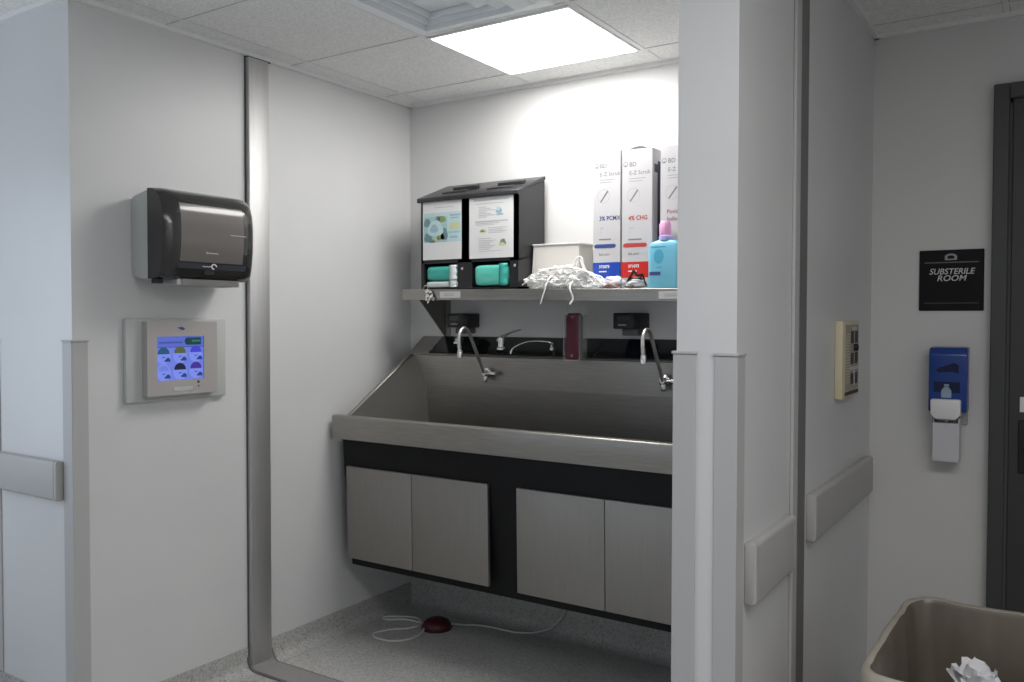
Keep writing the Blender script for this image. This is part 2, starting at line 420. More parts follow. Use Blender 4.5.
m.build('paper_slot', [MIDG, ALUD], td)
m = MB(); m.box(-2.85, -2.80, 1.918, 1.938, 1.655, 1.672, .003, 1); m.build('foot', BLACKP, td)
WT = mat('white_print', (.75, .75, .76), .5)
m = MB()
def script(mb, y0, z0, w, h, nw, off=.004):
    pts = []
    for i in range(nw*6+1):
        t = i/(nw*6); pts.append((onfront(z0, off), y0 + w*t, z0 + h*math.sin(t*nw*2*PI)*(.5 if i > 4 else 1)))
    mb.tube(pts, .0012, 5)
script(m, 2.075, 1.773, .055, .004, 5); m.build('script_mark', WT, td)
m = MB(); script(m, 2.185, 1.848, .075, .0012, 6); m.build('script_mark', WT, td)
m = MB(); script(m, 2.065, 1.722, .045, .002, 3, .005)
m.tube([(onfront(1.722, .006), 2.116 + .011*math.cos(a), 1.723 + .009*math.sin(a)) for a in [i*PI/8 for i in range(13)]], .0025, 6)
m.build('swirl_mark', WT, td)

# ------------------------------------------------------------------ wall touchscreen
tp = thing('touchscreen_panel', (XL, 2.09, 1.205), 'grey wall control panel with a lit blue touchscreen', 'control panel')
m = MB(); m.box(XL, XL + .022, 1.872, 2.322, 1.206, 1.525, .006, 2); m.build('back_plate', PALE, tp)
b = MB(); x0, x1 = XL + .022, XL + .055
BZ = mat('bezel_grey', (.42, .395, .385), .4)
ya, yb, za, zb = 1.938, 2.252, 1.228, 1.513; sa, sb, qa, qb = 1.980, 2.190, 1.286, 1.456
for r in ((ya, sa, za, zb), (sb, yb, za, zb), (sa, sb, za, qa), (sa, sb, qb, zb)): b.box(x0, x1, *r)
b.build('bezel', BZ, tp)
m = MB(); s0 = x1 - .006
def sc(i, y0, y1, z0, z1, d=.0004):
    W, H = sb - sa, qb - qa
    m.use(i); X = s0 + d
    m.quad((X, sa + W*y0, qb - H*z1), (X, sa + W*y1, qb - H*z1), (X, sa + W*y1, qb - H*z0), (X, sa + W*y0, qb - H*z0))
def fan(i, cy, cz, r, a0, a1, d=.0008, ry=1.):
    W, H = sb - sa, qb - qa; m.use(i); X = s0 + d
    pts = [(X, sa + W*cy + r*math.cos(a), qb - H*cz + r*ry*math.sin(a)) for a in [a0 + (a1-a0)*k/16 for k in range(17)]]
    m.add(pts, [list(range(len(pts)))])
m.use(0); m.box(s0 - .004, s0, sa, sb, qa, qb)
sc(1, 0, 1, 0, .24); sc(2, 0, 1, .235, .255, .0006); sc(2, .05, .55, .12, .16, .0008)
sc(3, .64, .95, .03, .20, .001); fan(3, .66, .115, .0145, PI/2, 3*PI/2, .001); sc(11, .75, .93, .09, .13, .0012)
for r in range(2):
    for q in range(3):
        cy, cz = .145 + .345*q, (.40 if r == 0 else .78) - .012*q
        fan(9, cy, cz + .05, .031, 0, 2*PI, .0006)
        i = [[4, 5, 6], [9, 7, 8]][r][q]
        fan(i, cy, cz, .0265, 0, PI, .001)
        if i == 9: fan(1, cy, cz, .0265, 0, PI, .0009); fan(0, cy, cz + .005, .022, 0, PI, .0012)
        sc(10, cy + .02, cy + .14, cz + .13, cz + .175, .0012); fan(10, cy + .09, cz + .135, .009, 0, PI, .0012)
        sc(6, cy - .03, cy + .03, cz + .06, cz + .085, .001)
m.build('screen', SCR, tp, smooth=False)
m = MB(); m.box(x1, x1 + .002, 2.05, 2.135, 1.243, 1.259, .001, 1); m.build('label_plate', PALE, tp)
m = MB(); m.lathe([(.005, 0), (.005, .002)], (x1, 2.162, 1.274), 12, 'x'); m.lathe([(.003, 0), (.003, .002)], (x1, 2.163, 1.258), 12, 'x'); m.build('sensor_dot', SLOT, tp)
m = MB(); m.prism([(2.068, 1.490), (2.09, 1.480), (2.105, 1.484), (2.09, 1.493)], 'x', x1, x1 + .001); m.build('logo_mark', NAVY, tp)

# ------------------------------------------------------------------ scrub sink
sk = thing('scrub_sink', (-1.96, 3.25, .335), 'wide stainless steel scrub sink with black base hung on the alcove wall', 'sink')
SXL, SXR = -2.87, -1.03
m = MB()
m.prism([(2.923, .957), (2.923, 1.062), (2.928, 1.068), (2.968, 1.068), (2.968, 1.05), (2.955, 1.05), (2.955, .957)], 'x', -2.932, -.98, .002, 2); m.build('apron', STEEL, sk)
side = [(2.955, .957), (2.955, 1.066), (3.41, 1.349), (3.537, 1.436), (3.537, .957)]
for xa, xb in ((SXL, SXL + .026), (SXR - .026, SXR)):
    m = MB(); m.prism(side, 'x', xa, xb, .0015, 1); m.build('side_panel', STEEL, sk)
# basin: leaning end walls, splash band, back, bottom, front
def basin():
    m = MB(); a, bq = SXL + .026, SXR - .026
    lt = [(a, 2.966, 1.066), (a + .012, 3.41, 1.349), (a + .085, 3.416, 1.192), (a + .10, 3.45, .80), (a + .10, 2.985, .80)]
    rt = [(bq, y, z) for _, y, z in lt]
    rt = [(bq - (p[0] - a), p[1], p[2]) for p in lt]
    m.use(0); m.quad(*lt); m.quad(*rt[::-1])
    m.quad(lt[1], rt[1], rt[2], lt[2]); m.quad(lt[2], rt[2], rt[3], lt[3]); m.quad(lt[3], rt[3], rt[4], lt[4]); m.quad(lt[4], rt[4], rt[0], lt[0])
    return m, lt, rt
m, lt_, rt_ = basin(); bs = m.build('basin', STEEL, sk, 10)
sm = MB(); sm.tube([Vector(p) + Vector((.0015, -.002, 0)) for p in (lt_[1], lt_[2], lt_[3])], .003, 6); sm.build('corner_seam', STEELV, bs)
for xx in (-2.36, -1.44):
    dr = MB(); dr.lathe([(.045, .801), (.045, .804), (.03, .804), (.028, .802)], (xx, 3.18, 0), 20); dr.build('drain', CHROME, bs)
m = MB(); m.prism([(3.405, 1.345), (3.41, 1.350), (3.537, 1.436), (3.537, 1.40), (3.42, 1.33)], 'x', SXL + .026, SXR - .026, .001, 1); m.build('deck', STEEL, sk)
def deckz(y): return 1.350 + (y - 3.41)*(.086/.127)
def deckpanel(xa, xb, mt):
    m = MB(); y0, y1 = 3.413, 3.532
    lo = [(xa, y0, deckz(y0)+.0005), (xb, y0, deckz(y0)+.0005), (xb + .0, y1, deckz(y1)+.0005), (xa - .0, y1, deckz(y1)+.0005)]
    hi = [(x, y - .002, z + .003) for x, y, z in lo]
    m.add(lo + hi, [[4, 5, 6, 7], [0, 1, 5, 4], [1, 2, 6, 5], [2, 3, 7, 6], [3, 0, 4, 7]])
    m.build('deck_panel', mt, sk)
deckpanel(-2.735, -1.795, BLACKG); deckpanel(-1.79, -1.06, mat('blue_black_gloss', (.006, .008, .013), .18, coat=.4))
m = MB(); m.prism([(2.958, .957), (2.968, .80), (3.02, .335), (3.44, .335), (3.53, .50), (3.53, .957)], 'x', -2.897, -1.02, .003, 1); m.build('base_cabinet', BLACK, sk)
for xa, xb in ((-2.867, -2.4685), (-2.4665, -2.050), (-1.905, -1.4985), (-1.4965, -1.085)):
    m = MB()
    M = Matrix.Translation((0, 2.950, .826)) @ Matrix.Rotation(math.radians(1.3), 4, 'X') @ Matrix.Translation((0, -2.950, -.826))
    m.box(xa, xb, 2.950, 2.968, .386, .826, .003, 2, M); m.build('cabinet_door', STEELV, sk)

# faucets: valve on the splash band, bent tube, spout tip
def gooseneck(x0, y0, label):
    f = thing('gooseneck_faucet', (x0, 3.39, 1.262), label, 'faucet', 'gooseneck faucets')
    m = MB(); path = catmull([(x0, 3.372, 1.262), (x0, 3.31, 1.355), (x0, 3.252, 1.447), (x0, 3.228, 1.474), (x0, 3.203, 1.483), (x0, 3.178, 1.470), (x0, 3.165, 1.440), (x0, 3.167, 1.40), (x0, 3.172, 1.374)], 6)
    m.tube(path, .0082, 12); m.build('spout_tube', FTUBE, f)
    m = MB(); m.lathe([(.009, 1.345), (.0125, 1.347), (.0125, 1.375), (.0095, 1.38)], (x0, 3.172, 0), 16); m.build('aerator', CHROME, f)
    m = MB(); m.lathe([(.026, 0), (.026, -.004), (.017, -.010), (.015, -.022), (.011, -.028)], (x0, 3.391, 1.262), 20, 'y'); m.lathe([(.012, 0), (.013, -.02), (.010, -.03)], (x0, 3.379, 1.25), 14); m.build('valve_base', CHROME, f)
    m = MB(); m.lathe([(.008, 0), (.008, .030), (.014, .032), (.014, .046), (.010, .05)], (x0 + .008, 3.378, 1.262), 14, 'x'); m.build('side_knob', CHROME, f)
gooseneck(-2.358, 3.39, 'chrome gooseneck faucet at the left basin position'); gooseneck(-1.437, 3.39, 'chrome gooseneck faucet beside the partition, on the right')

lv = thing('lever_valve', (-2.315, 3.45, 1.378), 'chrome single-lever tap valve with raised lever on the sink deck', 'faucet')
m = MB(); m.lathe([(.024, 1.376), (.024, 1.385), (.017, 1.39), (.016, 1.425), (.013, 1.435)], (-2.315, 3.45, 0), 20); m.build('valve_body', CHROME, lv)
m = MB(); m.tube(catmull([(-2.335, 3.452, 1.420), (-2.315, 3.45, 1.437), (-2.28, 3.445, 1.452), (-2.235, 3.44, 1.468), (-2.195, 3.435, 1.474)], 5), [.012]*6 + [.010]*5 + [.0085]*5 + [.007]*5, 12, flat=.7); m.build('lever', FTUBE, lv)
sp = thing('thin_spout', (-2.03, 3.46, 1.385), 'thin bent chrome soap spout left of the dark red bottle', 'spout')
m = MB(); m.tube(catmull([(-2.03, 3.455, 1.385), (-2.03, 3.445, 1.412), (-2.06, 3.43, 1.420), (-2.12, 3.40, 1.420), (-2.165, 3.375, 1.404), (-2.19, 3.36, 1.385), (-2.198, 3.355, 1.362)], 6), .0042, 10); m.build('spout_tube', CHROME, sp)
m = MB(); m.lathe([(.013, 1.380), (.013, 1.388), (.008, 1.392), (.007, 1.415)], (-2.03, 3.455, 0), 16); m.build('spout_base', CHROME, sp)
kn = MB(); kn.lathe([(.020, 1.400), (.020, 1.410), (.012, 1.414), (.012, 1.430), (.009, 1.434)], (-2.612, 3.488, 0), 18); kn.tube(catmull([(-2.612, 3.488, 1.425), (-2.60, 3.46, 1.432), (-2.59, 3.435, 1.420)], 5), .006, 10)
tag(own_origin(kn.build('deck_nozzle', CHROME), (-2.612, 3.488, 1.40)), 'small chrome nozzle on the deck under the left sensor box', 'nozzle')

def sensor(x0, label):
    f = thing('sensor_box', (x0 + .06, YB, 1.478), label, 'sensor', 'black sensor boxes above the sink')
    m = MB(); m.prism([(x0, 3.44), (x0 + .10, 3.435), (x0 + .118, 3.46), (x0 + .135, YB), (x0 + .01, YB)], 'z', 1.482, 1.554, .006, 2); m.build('housing', BLACKP, f)
    m = MB(); m.box(x0 + .03, x0 + .11, 3.47, YB, 1.452, 1.484, .005, 2); m.build('wall_neck', mat('neck_grey', (.12, .12, .12), .5), f)
    m = MB(); m.box(x0 + .03, x0 + .068, 3.4325, 3.436, 1.497, 1.503); m.build('label_mark', GREYL, f)
    m = MB(); m.box(x0 + .022, x0 + .078, 3.434, 3.438, 1.515, 1.542, .001, 1); m.build('sensor_lens', BLACKG, f)
sensor(-2.640, 'black sensor box under the left end of the shelf'); sensor(-1.708, 'black sensor box under the shelf beside the right faucet')

rb = thing('soap_bottle', (-1.862, 3.368, 1.337), 'clear bottle of dark red soap standing on the sink deck edge', 'bottle')
def rrect(cx, cy, w, d, r, n=5):
    out = []
    for sx, sy, a0 in ((1, 1, 0), (-1, 1, PI/2), (-1, -1, PI), (1, -1, 3*PI/2)):
        for i in range(n+1):
            a = a0 + i*PI/2/n; out.append((cx + sx*(w/2-r) + r*math.cos(a), cy + sy*(d/2-r) + r*math.sin(a)))
    return out
def loft(secs, n=5):
    m = MB(); vs = []; fs = []
    for cx, cy, w, d, r, z in secs: vs += [(x, y, z) for x, y in rrect(cx, cy, w, d, r, n)]
    k = 4*(n+1)
    for j in range(len(secs)-1):
        for i in range(k): fs.append([j*k+i, j*k+(i+1) % k, (j+1)*k+(i+1) % k, (j+1)*k+i])
    fs.append(list(range(k))[::-1]); fs.append([(len(secs)-1)*k+i for i in range(k)])
    return m.add(vs, fs)
cx, cy = -1.862, 3.368
loft([(cx, cy, .066, .046, .008, 1.3445), (cx, cy, .068, .048, .008, 1.350), (cx, cy, .068, .048, .008, 1.532), (cx, cy, .060, .044, .010, 1.546), (cx, cy, .050, .04, .010, 1.552)]).build('liquid_body', WINE, rb)
loft([(cx, cy, .046, .038, .012, 1.5525), (cx, cy, .060, .046, .010, 1.556), (cx, cy, .062, .048, .010, 1.596), (cx, cy, .056, .044, .010, 1.602)]).build('clear_cap', CLEAR, rb)
m = MB(); m.box(cx - .042, cx + .042, 3.338, 3.407, 1.337, 1.344, .001, 1); m.box(cx - .042, cx - .038, 3.338, 3.407, 1.344, 1.545); m.box(cx + .038, cx + .042, 3.338, 3.407, 1.344, 1.545); m.build('clear_holder', CLEAR, rb)
m = MB(); m.lathe([(.004, 0), (.004, -.002)], (cx, cy - .024, 1.535), 10, 'y'); m.build('holder_dot', GREYT, rb)
m = MB(); m.lathe([(.006, 0), (.006, -.002)], (cx, cy - .024, 1.362), 10, 'y'); m.build('holder_dot', GREYT, rb)

# ------------------------------------------------------------------ shelf
SLOPE = -.022/1.45
def shz(x): return 1.672 + SLOPE*(x + 2.775)
sh = thing('wall_shelf', (-1.95, YB, 1.64), 'long stainless steel shelf on the alcove wall above the sink', 'shelf')
MS = Matrix.Translation((-2.775, 0, 1.672)) @ Matrix.Rotation(-math.atan(SLOPE), 4, 'Y') @ Matrix.Translation((2.775, 0, -1.672))
m = MB(); m.box(-2.775, PX0, 3.25, YB, 1.664, 1.672, .001, 1, MS); m.box(-2.775, PX0, 3.25, 3.256, 1.620, 1.6665, .001, 1, MS); m.box(-2.775, -2.770, 3.25, YB, 1.630, 1.668, .001, 1, MS)
m.build('shelf_board', STEEL, sh)
m = MB(); m.prism([(3.275, shz(-2.72) - .008), (YB, shz(-2.72) - .008), (YB, 1.437), (3.525, 1.437)], 'x', -2.724, -2.720); m.prism([(YB - .004, 1.437), (YB, 1.437), (YB, 1.66), (YB - .004, 1.66)], 'x', -2.724, -2.69); m.build('gusset_bracket', STEELV, sh)
m = MB(); m.prism([(3.275, shz(-.95) - .008), (YB, shz(-.95) - .008), (YB, 1.437), (3.525, 1.437)], 'x', -.954, -.950); m.build('gusset_bracket', STEELV, sh)
LAB = mat('shelf_label', (.62, .61, .60), .5)
for xa, xb in ((-2.535, -2.415), (-1.405, -1.28)):
    m = MB(); m.box(xa, xb, 3.2475, 3.2505, shz(xa) - .042, shz(xa) - .012); m.mi = 1
    for k in range(2): m.box(xa + .025, xb - .035, 3.2468, 3.2478, shz(xa) - .024 - .008*k, shz(xa) - .0215 - .008*k)
    m.build('shelf_label', [LAB, GREYL], sh)

# ------------------------------------------------------------------ black twin mask dispenser
DX0, DX1, DF, DB = -2.668, -2.101, 3.27, 3.50
zb = shz(DX0) + .0005
dp = thing('mask_dispenser', (-2.385, 3.39, zb), 'black acrylic twin mask dispenser with two posters at the shelf left end', 'dispenser')
zt, zk, zo = 2.105, 2.185, 1.794
m = MB()
for xa, xb in ((DX0, DX0 + .018), (-2.443, -2.361), (DX1 - .045, DX1)):
    m.prism([(DF, zb), (DB, zb), (DB, zk), (DF, zt)], 'x', xa, xb)
m.box(DX0, DX1, DB - .006, DB, zb, zk)
m.box(DX0, DX1, DF, DF + .006, zo, zt); m.box(DX0, DX1, DF + .002, DB, zb, zb + .004)
m.prism([(DF + .006, zo), (DB, zo + .05), (DB, zo + .056), (DF + .006, zo + .006)], 'x', DX0, DX1)
m.build('case', BLACKP, dp)
m = MB(); m.prism([(DF - .012, zt - .012), (DF - .012, zt + .008), (DB + .005, zk + .022), (DB + .005, zk + .004), (DF, zt + .001), (DF, zt - .012)], 'x', DX0 - .018, DX1 + .004, .002, 1)
lid = m.build('lid', LIDB, dp)
def lz(y): return zt + .008 + (zk + .014 - zt)*(y - DF + .012)/(DB + .017 - DF)
for cxx in (-2.50, -2.235):
    m = MB(); y = 3.335
    m.prism([(y - .02, lz(y-.02)), (y + .012, lz(y + .012)), (y + .012, lz(y+.012) + .006), (y - .02, lz(y-.02) + .006)], 'x', cxx - .075, cxx + .065, .0015, 1)
    m.prism([(y + .03, lz(y+.03)), (y + .06, lz(y + .06)), (y + .06, lz(y+.06) + .016), (y + .03, lz(y+.03) + .016)], 'x', cxx - .045, cxx + .095, .003, 2)
    m.build('handle', BLACKP, lid)
def poster(xa, xb, za, zb_, fill):
    po = MB(); po.box(xa, xb, DF - .002, DF - .0002, za, zb_); po = po.build('poster', PAPER, dp)
    m = MB(); y = DF - .0026
    def r(i, a, b, c, d, k=0.):
        W, H = xb - xa, zb_ - za; m.use(i)
        m.quad((xa + W*a, y - k, zb_ - H*d), (xa + W*b, y - k, zb_ - H*d), (xa + W*b, y - k, zb_ - H*c), (xa + W*a, y - k, zb_ - H*c))
    def blob(i, cx, cz, rx, rz, k=.0003, n=14):
        W, H = xb - xa, zb_ - za; m.use(i)
        pts = [(xa + W*(cx + rx*math.cos(a)*(1 + .18*math.sin(3*a))), y - k, zb_ - H*(cz + rz*math.sin(a)*(1 + .15*math.cos(2*a)))) for a in [2*PI*j/n for j in range(n)]]
        m.add(pts, [list(range(n))])
    fill(r, blob); m.build('print', PRT, po, smooth=False)
def fillA(r, b):
    r(3, .03, 1, .22, .71); r(1, .03, .64, .28, .71, .0001)
    b(2, .12, .38, .09, .08); b(2, .14, .62, .1, .09); b(2, .56, .58, .09, .12); b(5, .5, .33, .1, .06); b(2, .40, .31, .06, .04); b(5, .47, .62, .1, .06); b(4, .35, .66, .08, .04)
    b(3, .33, .48, .2, .15, .0005); b(2, .25, .69, .08, .03); b(7, .30, .48, .1, .08, .0006)
    r(4, .70, .97, .40, .50, .0003); r(1, .66, .98, .54, .57, .0003); r(7, .70, .97, .26, .29, .0003); r(7, .72, .95, .31, .33, .0003); r(7, .70, .9, .62, .65, .0003)
    r(6, .3, .8, .13, .14)
def fillB(r, b):
    r(6, .1, .9, .06, .085)
    r(6, .14, .78, .125, .135)
    for k in range(7): r(6, .22, .40 + .1*((k*7) % 3), .18 + .026*k, .19 + .026*k)
    b(7, .68, .25, .07, .05); b(3, .66, .22, .04, .04, .0005); b(7, .70, .31, .08, .02)
    r(6, .14, .88, .405, .425); r(6, .14, .7, .44, .45); r(6, .16, .58, .465, .472)
    b(4, .32, .56, .08, .035); b(5, .31, .565, .05, .02, .0005)
    for k in range(4): r(6, .44, .85 - .08*(k % 2), .515 + .026*k, .524 + .026*k)
    r(6, .2, .5, .68, .69)
    for k in range(6): r(6, .22, .60 - .06*(k % 3), .715 + .027*k, .725 + .027*k)
    b(5, .77, .76, .07, .06); b(4, .75, .79, .07, .03, .0005); b(2, .79, .73, .03, .03, .0006)
    r(6, .22, .75, .885, .893)
poster(-2.655, -2.421, 1.812, 2.102, fillA); poster(-2.375, -2.127, 1.809, 2.100, fillB)
for lx_, lz_ in ((-2.415, 1.765), (-2.118, 1.770)):
    m = MB(); m.lathe([(.007, 0), (.007, -.004), (.004, -.006)], (lx_, DF, lz_), 12, 'y'); m.build('lock', CHROME, dp)

def pack(x0, x1, z0, z1, y0, y1, mts, label, film=True):
    """soft wrapped pack with pinched right end"""
    cxm, czm, cym = (x0+x1)/2, (z0+z1)/2, (y0+y1)/2
    bm = bmesh.new(); bmesh.ops.create_cube(bm, size=1.)
    bmesh.ops.subdivide_edges(bm, edges=bm.edges[:], cuts=9, use_grid_fill=True)
    for v in bm.verts:
        u = v.co.copy()*2
        p = 6.5
        k = (abs(u.x)**p + abs(u.y)**p + abs(u.z)**p)**(1/p); q = u/max(k, 1e-6)*max(abs(u.x), abs(u.y), abs(u.z))
        nn = noise.noise(Vector((q.x*3, q.y*3, q.z*3 + z0*40)))*.04
        q *= 1 + nn
        v.co = (cxm + q.x*(x1-x0)/2*.97, cym + q.y*(y1-y0)/2*.97, czm + q.z*(z1-z0)/2*.95)
    lo = min(v.co.z for v in bm.verts)
    for v in bm.verts: v.co.z += z0 - lo
    r = thing('mask_pack', (cxm, cym, z0), label, 'mask pack', 'wrapped mask packs in the dispenser')
    m = MB(); m.frombm(bm)
    m.build('pack_body', mts[0], r, 60)
    s = MB(); n = 8
    vs = []; fs = []
    for i in range(n+1):
        t = i/n; z = z0 + (z1-z0)*(.02 + .96*t)
        vs += [(x1 - (x1-x0)*.22, y0 - .001, z), (x1 - (x1-x0)*.12 + .003*math.sin(i*2.3), y0 - .006 - .003*(i % 2), z), (x1 + .004*math.sin(i*1.7), y0 + .004, z)]
    for i in range(n):
        for a in range(2): fs.append([3*i+a, 3*i+a+1, 3*i+3+a+1, 3*i+3+a])
    s.add(vs, fs); e = s.build('wrapper_end', mts[1], r, 60)
    e.modifiers.new('t', 'SOLIDIFY').thickness = .0012
    return r
pb = zb + .006
pack(-2.356, -2.158, pb + .002, 1.784, 3.262, 3.42, [TEAL, TEALD], 'teal wrapped mask pack in the right opening of the black dispenser')
pack(-2.648, -2.449, pb, pb + .032, 3.264, 3.42, [FILM, FILM], 'pale wrapped mask pack lying lowest in the left dispenser opening')
pack(-2.646, -2.449, pb + .033, 1.785, 3.265, 3.42, [TEALD, FILM], 'teal and white mask pack lying on the pale pack at the left')
# keys on the lock under the left opening
ky = thing('hanging_keys', (-2.60, 3.245, 1.615), 'small bunch of silver keys hanging over the left shelf edge', 'keys')
m = MB(); m.tube([(-2.617 + .013*math.cos(a), 3.2425, 1.672 + .016*math.sin(a)) for a in [i*2*PI/16 for i in range(16)]], .0018, 6, True); m.build('key_ring', CHROME, ky)
def key(cx, cz, ang):
    m = MB(); M = Matrix.Translation((cx, 3.2405, cz)) @ Matrix.Rotation(ang, 4, 'Y')
    m.lathe([(.0115, -.001), (.0115, .001)], (0, 0, 0), 16, 'y'); m.v = [tuple(M @ Vector(v)) for v in m.v]
    m.box(-.003, .003, -.0008, .0008, -.045, -.009, 0, 1, M)
    m.box(.003, .007, -.0008, .0008, -.042, -.034, 0, 1, M); m.box(.003, .006, -.0008, .0008, -.030, -.024, 0, 1, M)
    m.build('key', CHROME, ky)
key(-2.606, 1.657, .25); key(-2.588, 1.651, -.5); key(-2.600, 1.642, -1.0); key(-2.582, 1.640, .6)

# ------------------------------------------------------------------ tall product boxes
def tallbox(x0, x1, y0, zt, band, tcol, word, label, small, arch=False, dp_=.125, bandtext=None):
    z0 = shz(x0) + .0005; H = zt - z0
    r = thing('tall_carton', ((x0+x1)/2, y0 + dp_/2, z0), label, 'carton', 'tall scrub brush cartons on the shelf')
    m = MB()
    if not arch: m.box(x0, x1, y0, y0 + dp_, z0, zt, .0015, 1)
    else:
        m.box(x0, x1, y0, y0 + dp_, z0, zt, .0015, 1)
        fl = MB(); W_ = x1 - x0
        fl.prism([(x0 + W_*(.12 + .72*i/14), zt + .0005 + .0145*math.sin(PI*i/14)**.8) for i in range(15)], 'y', y0 + .018, y0 + .020); fl.build('top_flap', mat('flap_grey', (.09, .085, .08), .7), r)
        sd = MB(); sd.box(x1 - .0005, x1 + .0007, y0 + .055, y0 + dp_ - .001, z0 + .002, zt - .05); sd.box(x1 - .0005, x1 + .0006, y0 + .02, y0 + .055, zt - .10, zt - .065); sd.build('side_shade', mat('gap_shade', (.055, .06, .10), .5), r)  # dark panels put the shade of the gap between cartons into colour
    m.build('carton_body', CARD, r)
    W = x1 - x0; y = y0 - .0006
    if band:
        b = MB(); zz0, zz1 = z0 + .048, z0 + .115
        b.box(x0 - .0005, x1 + .0005, y0 - .0008, y0 + .004, zz0, zz1); b = b.build('colour_band', band, r)
        t = MB(); t.text(bandtext, .017, (x0 + W*.22, y0 - .0012, zz1 - .024), off=.0006); t.box(x0 + W*.22, x0 + W*.5, y0 - .0012, y0 - .0008, zz1 - .042, zz1 - .037); t.build('band_lettering', WT, b)
        p = MB(); p.prism([(a, c) for a, c in [(x0 + W*.13 + .012*math.cos(q) + (0 if q > PI/2 and q < 1.5*PI else W*.62), zz1 + .071 + .009*math.sin(q)) for q in [i*PI/8 + .001 for i in range(16)]]], 'y', y0 - .0008, y0); p.build('pill_mark', tcol, r)
    k = MB(); k.use(0)
    cxr, czr = x0 + W*.12, zt - .062
    k.text('BD', .026, (x0 + W*.24, y, czr - .010), off=.0006)
    n = 16; k.add([(cxr + rr*math.cos(2*PI*i/n), y, czr + rr*math.sin(2*PI*i/n)) for rr in (.011, .008) for i in range(n)], [[i, (i+1) % n, n + (i+1) % n, n + i] for i in range(n)])
    k.add([(cxr + .004*math.cos(2*PI*i/8), y, czr - .005 + .004*math.sin(2*PI*i/8)) for i in range(8)], [list(range(8))])
    k.text('E-Z Scrub', .024, (x0 + W*.24, y, zt - .108), off=.0003)
    k.use(1)
    for j in range(2): k.box(x0 + W*.24, x0 + W*(.78 - .1*j), y, y + .0005, zt - .126 - .011*j, zt - .123 - .011*j)
    cxi, czi, ri = x0 + W*.38, zt - .195, .030
    k.add([(cxi + rr*math.cos(2*PI*i/24), y, czi + rr*math.sin(2*PI*i/24)) for rr in (ri, ri - .0012) for i in range(24)], [[i, (i+1) % 24, 24 + (i+1) % 24, 24 + i] for i in range(24)])
    k.use(0); k.add([(cxi - .018, y, czi - .024), (cxi - .012, y, czi - .027), (cxi + .024, y, czi + .020), (cxi + .018, y, czi + .025)], [[0, 1, 2, 3]])
    k.use(2)
    for j, w in enumerate(word): k.text(w, .0265 if len(word) == 1 else .024, (x0 + W*.22, y, zt - .30 - .03*j + (.018 if len(word) > 1 else 0)), off=.0005, sx=.92)
    k.use(1)
    k.text(small[0], .012, (x0 + W*.24, y, zt - .338)); k.text(small[1], .012, (x0 + W*.24, y, zt - .353))
    k.use(0)
    if band: k.box(x0 + W*.22, x0 + W*.66, y, y + .0005, zt - .385, zt - .379); k.text('bd.com', .017, (x0 + W*.22, y, z0 + .145), off=.0003)
    k.build('lettering', [GREYT, GREYL, tcol], r, smooth=False)
    return r
tallbox(-1.752, -1.622, 3.335, 2.254, BLUE, NAVY, ['3% PCMX'], 'tall white carton with a blue band, left of the red one', ['107', '#'], bandtext='372073')
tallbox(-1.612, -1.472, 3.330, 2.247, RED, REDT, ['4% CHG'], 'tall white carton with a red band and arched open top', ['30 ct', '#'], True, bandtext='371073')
tallbox(-1.438, -1.300, 3.335, 2.247, None, BROWNT, ['Povidone-', 'Iodine'], 'tall white carton behind the aqua bottle, cut by the partition', ['30', '#'])

# aqua lotion bottle
zq = shz(-1.47) + .0005
ab = thing('lotion_bottle', (-1.392, 3.29, zq), 'aqua blue lotion bottle with pink cap at the shelf right end', 'bottle')
cx, cy = -1.392, 3.292
loft([(cx, cy, .140, .055, .02, zq), (cx, cy, .148, .06, .024, zq + .01), (cx, cy, .148, .06, .024, zq + .155), (cx, cy, .142, .058, .026, zq + .178), (cx, cy, .118, .05, .025, zq + .192), (cx, cy, .07, .04, .02, zq + .198)]).build('bottle_body', AQUA, ab)
m = MB(); m.lathe([(.030, zq + .197), (.030, zq + .214), (.022, zq + .218)], (cx, cy, 0), 20); m.build('collar', LILAC, ab)
m = MB(); m.lathe([(.022, zq + .217), (.024, zq + .222), (.024, zq + .262), (.020, zq + .272), (.017, zq + .276)], (cx - .005, cy, 0), 20); m.build('cap', PINK, ab)
m = MB(); y = cy - .0307
m.use(1); m.box(cx - .06, cx - .012, y, y + .001, zq + .053, zq + .068); m.use(0)
m.add([(cx - .02 + .022*math.cos(a), y, zq + .13 + .03*math.sin(a)) for a in [2*PI*i/16 for i in range(16)]], [list(range(16))]); m.box(cx - .055, cx + .01, y, y + .001, zq + .168, zq + .172); m.box(cx - .03, cx - .005, y, y + .001, zq + .083, zq + .088)
m.build('print', [AQUAT, NAVY], ab)

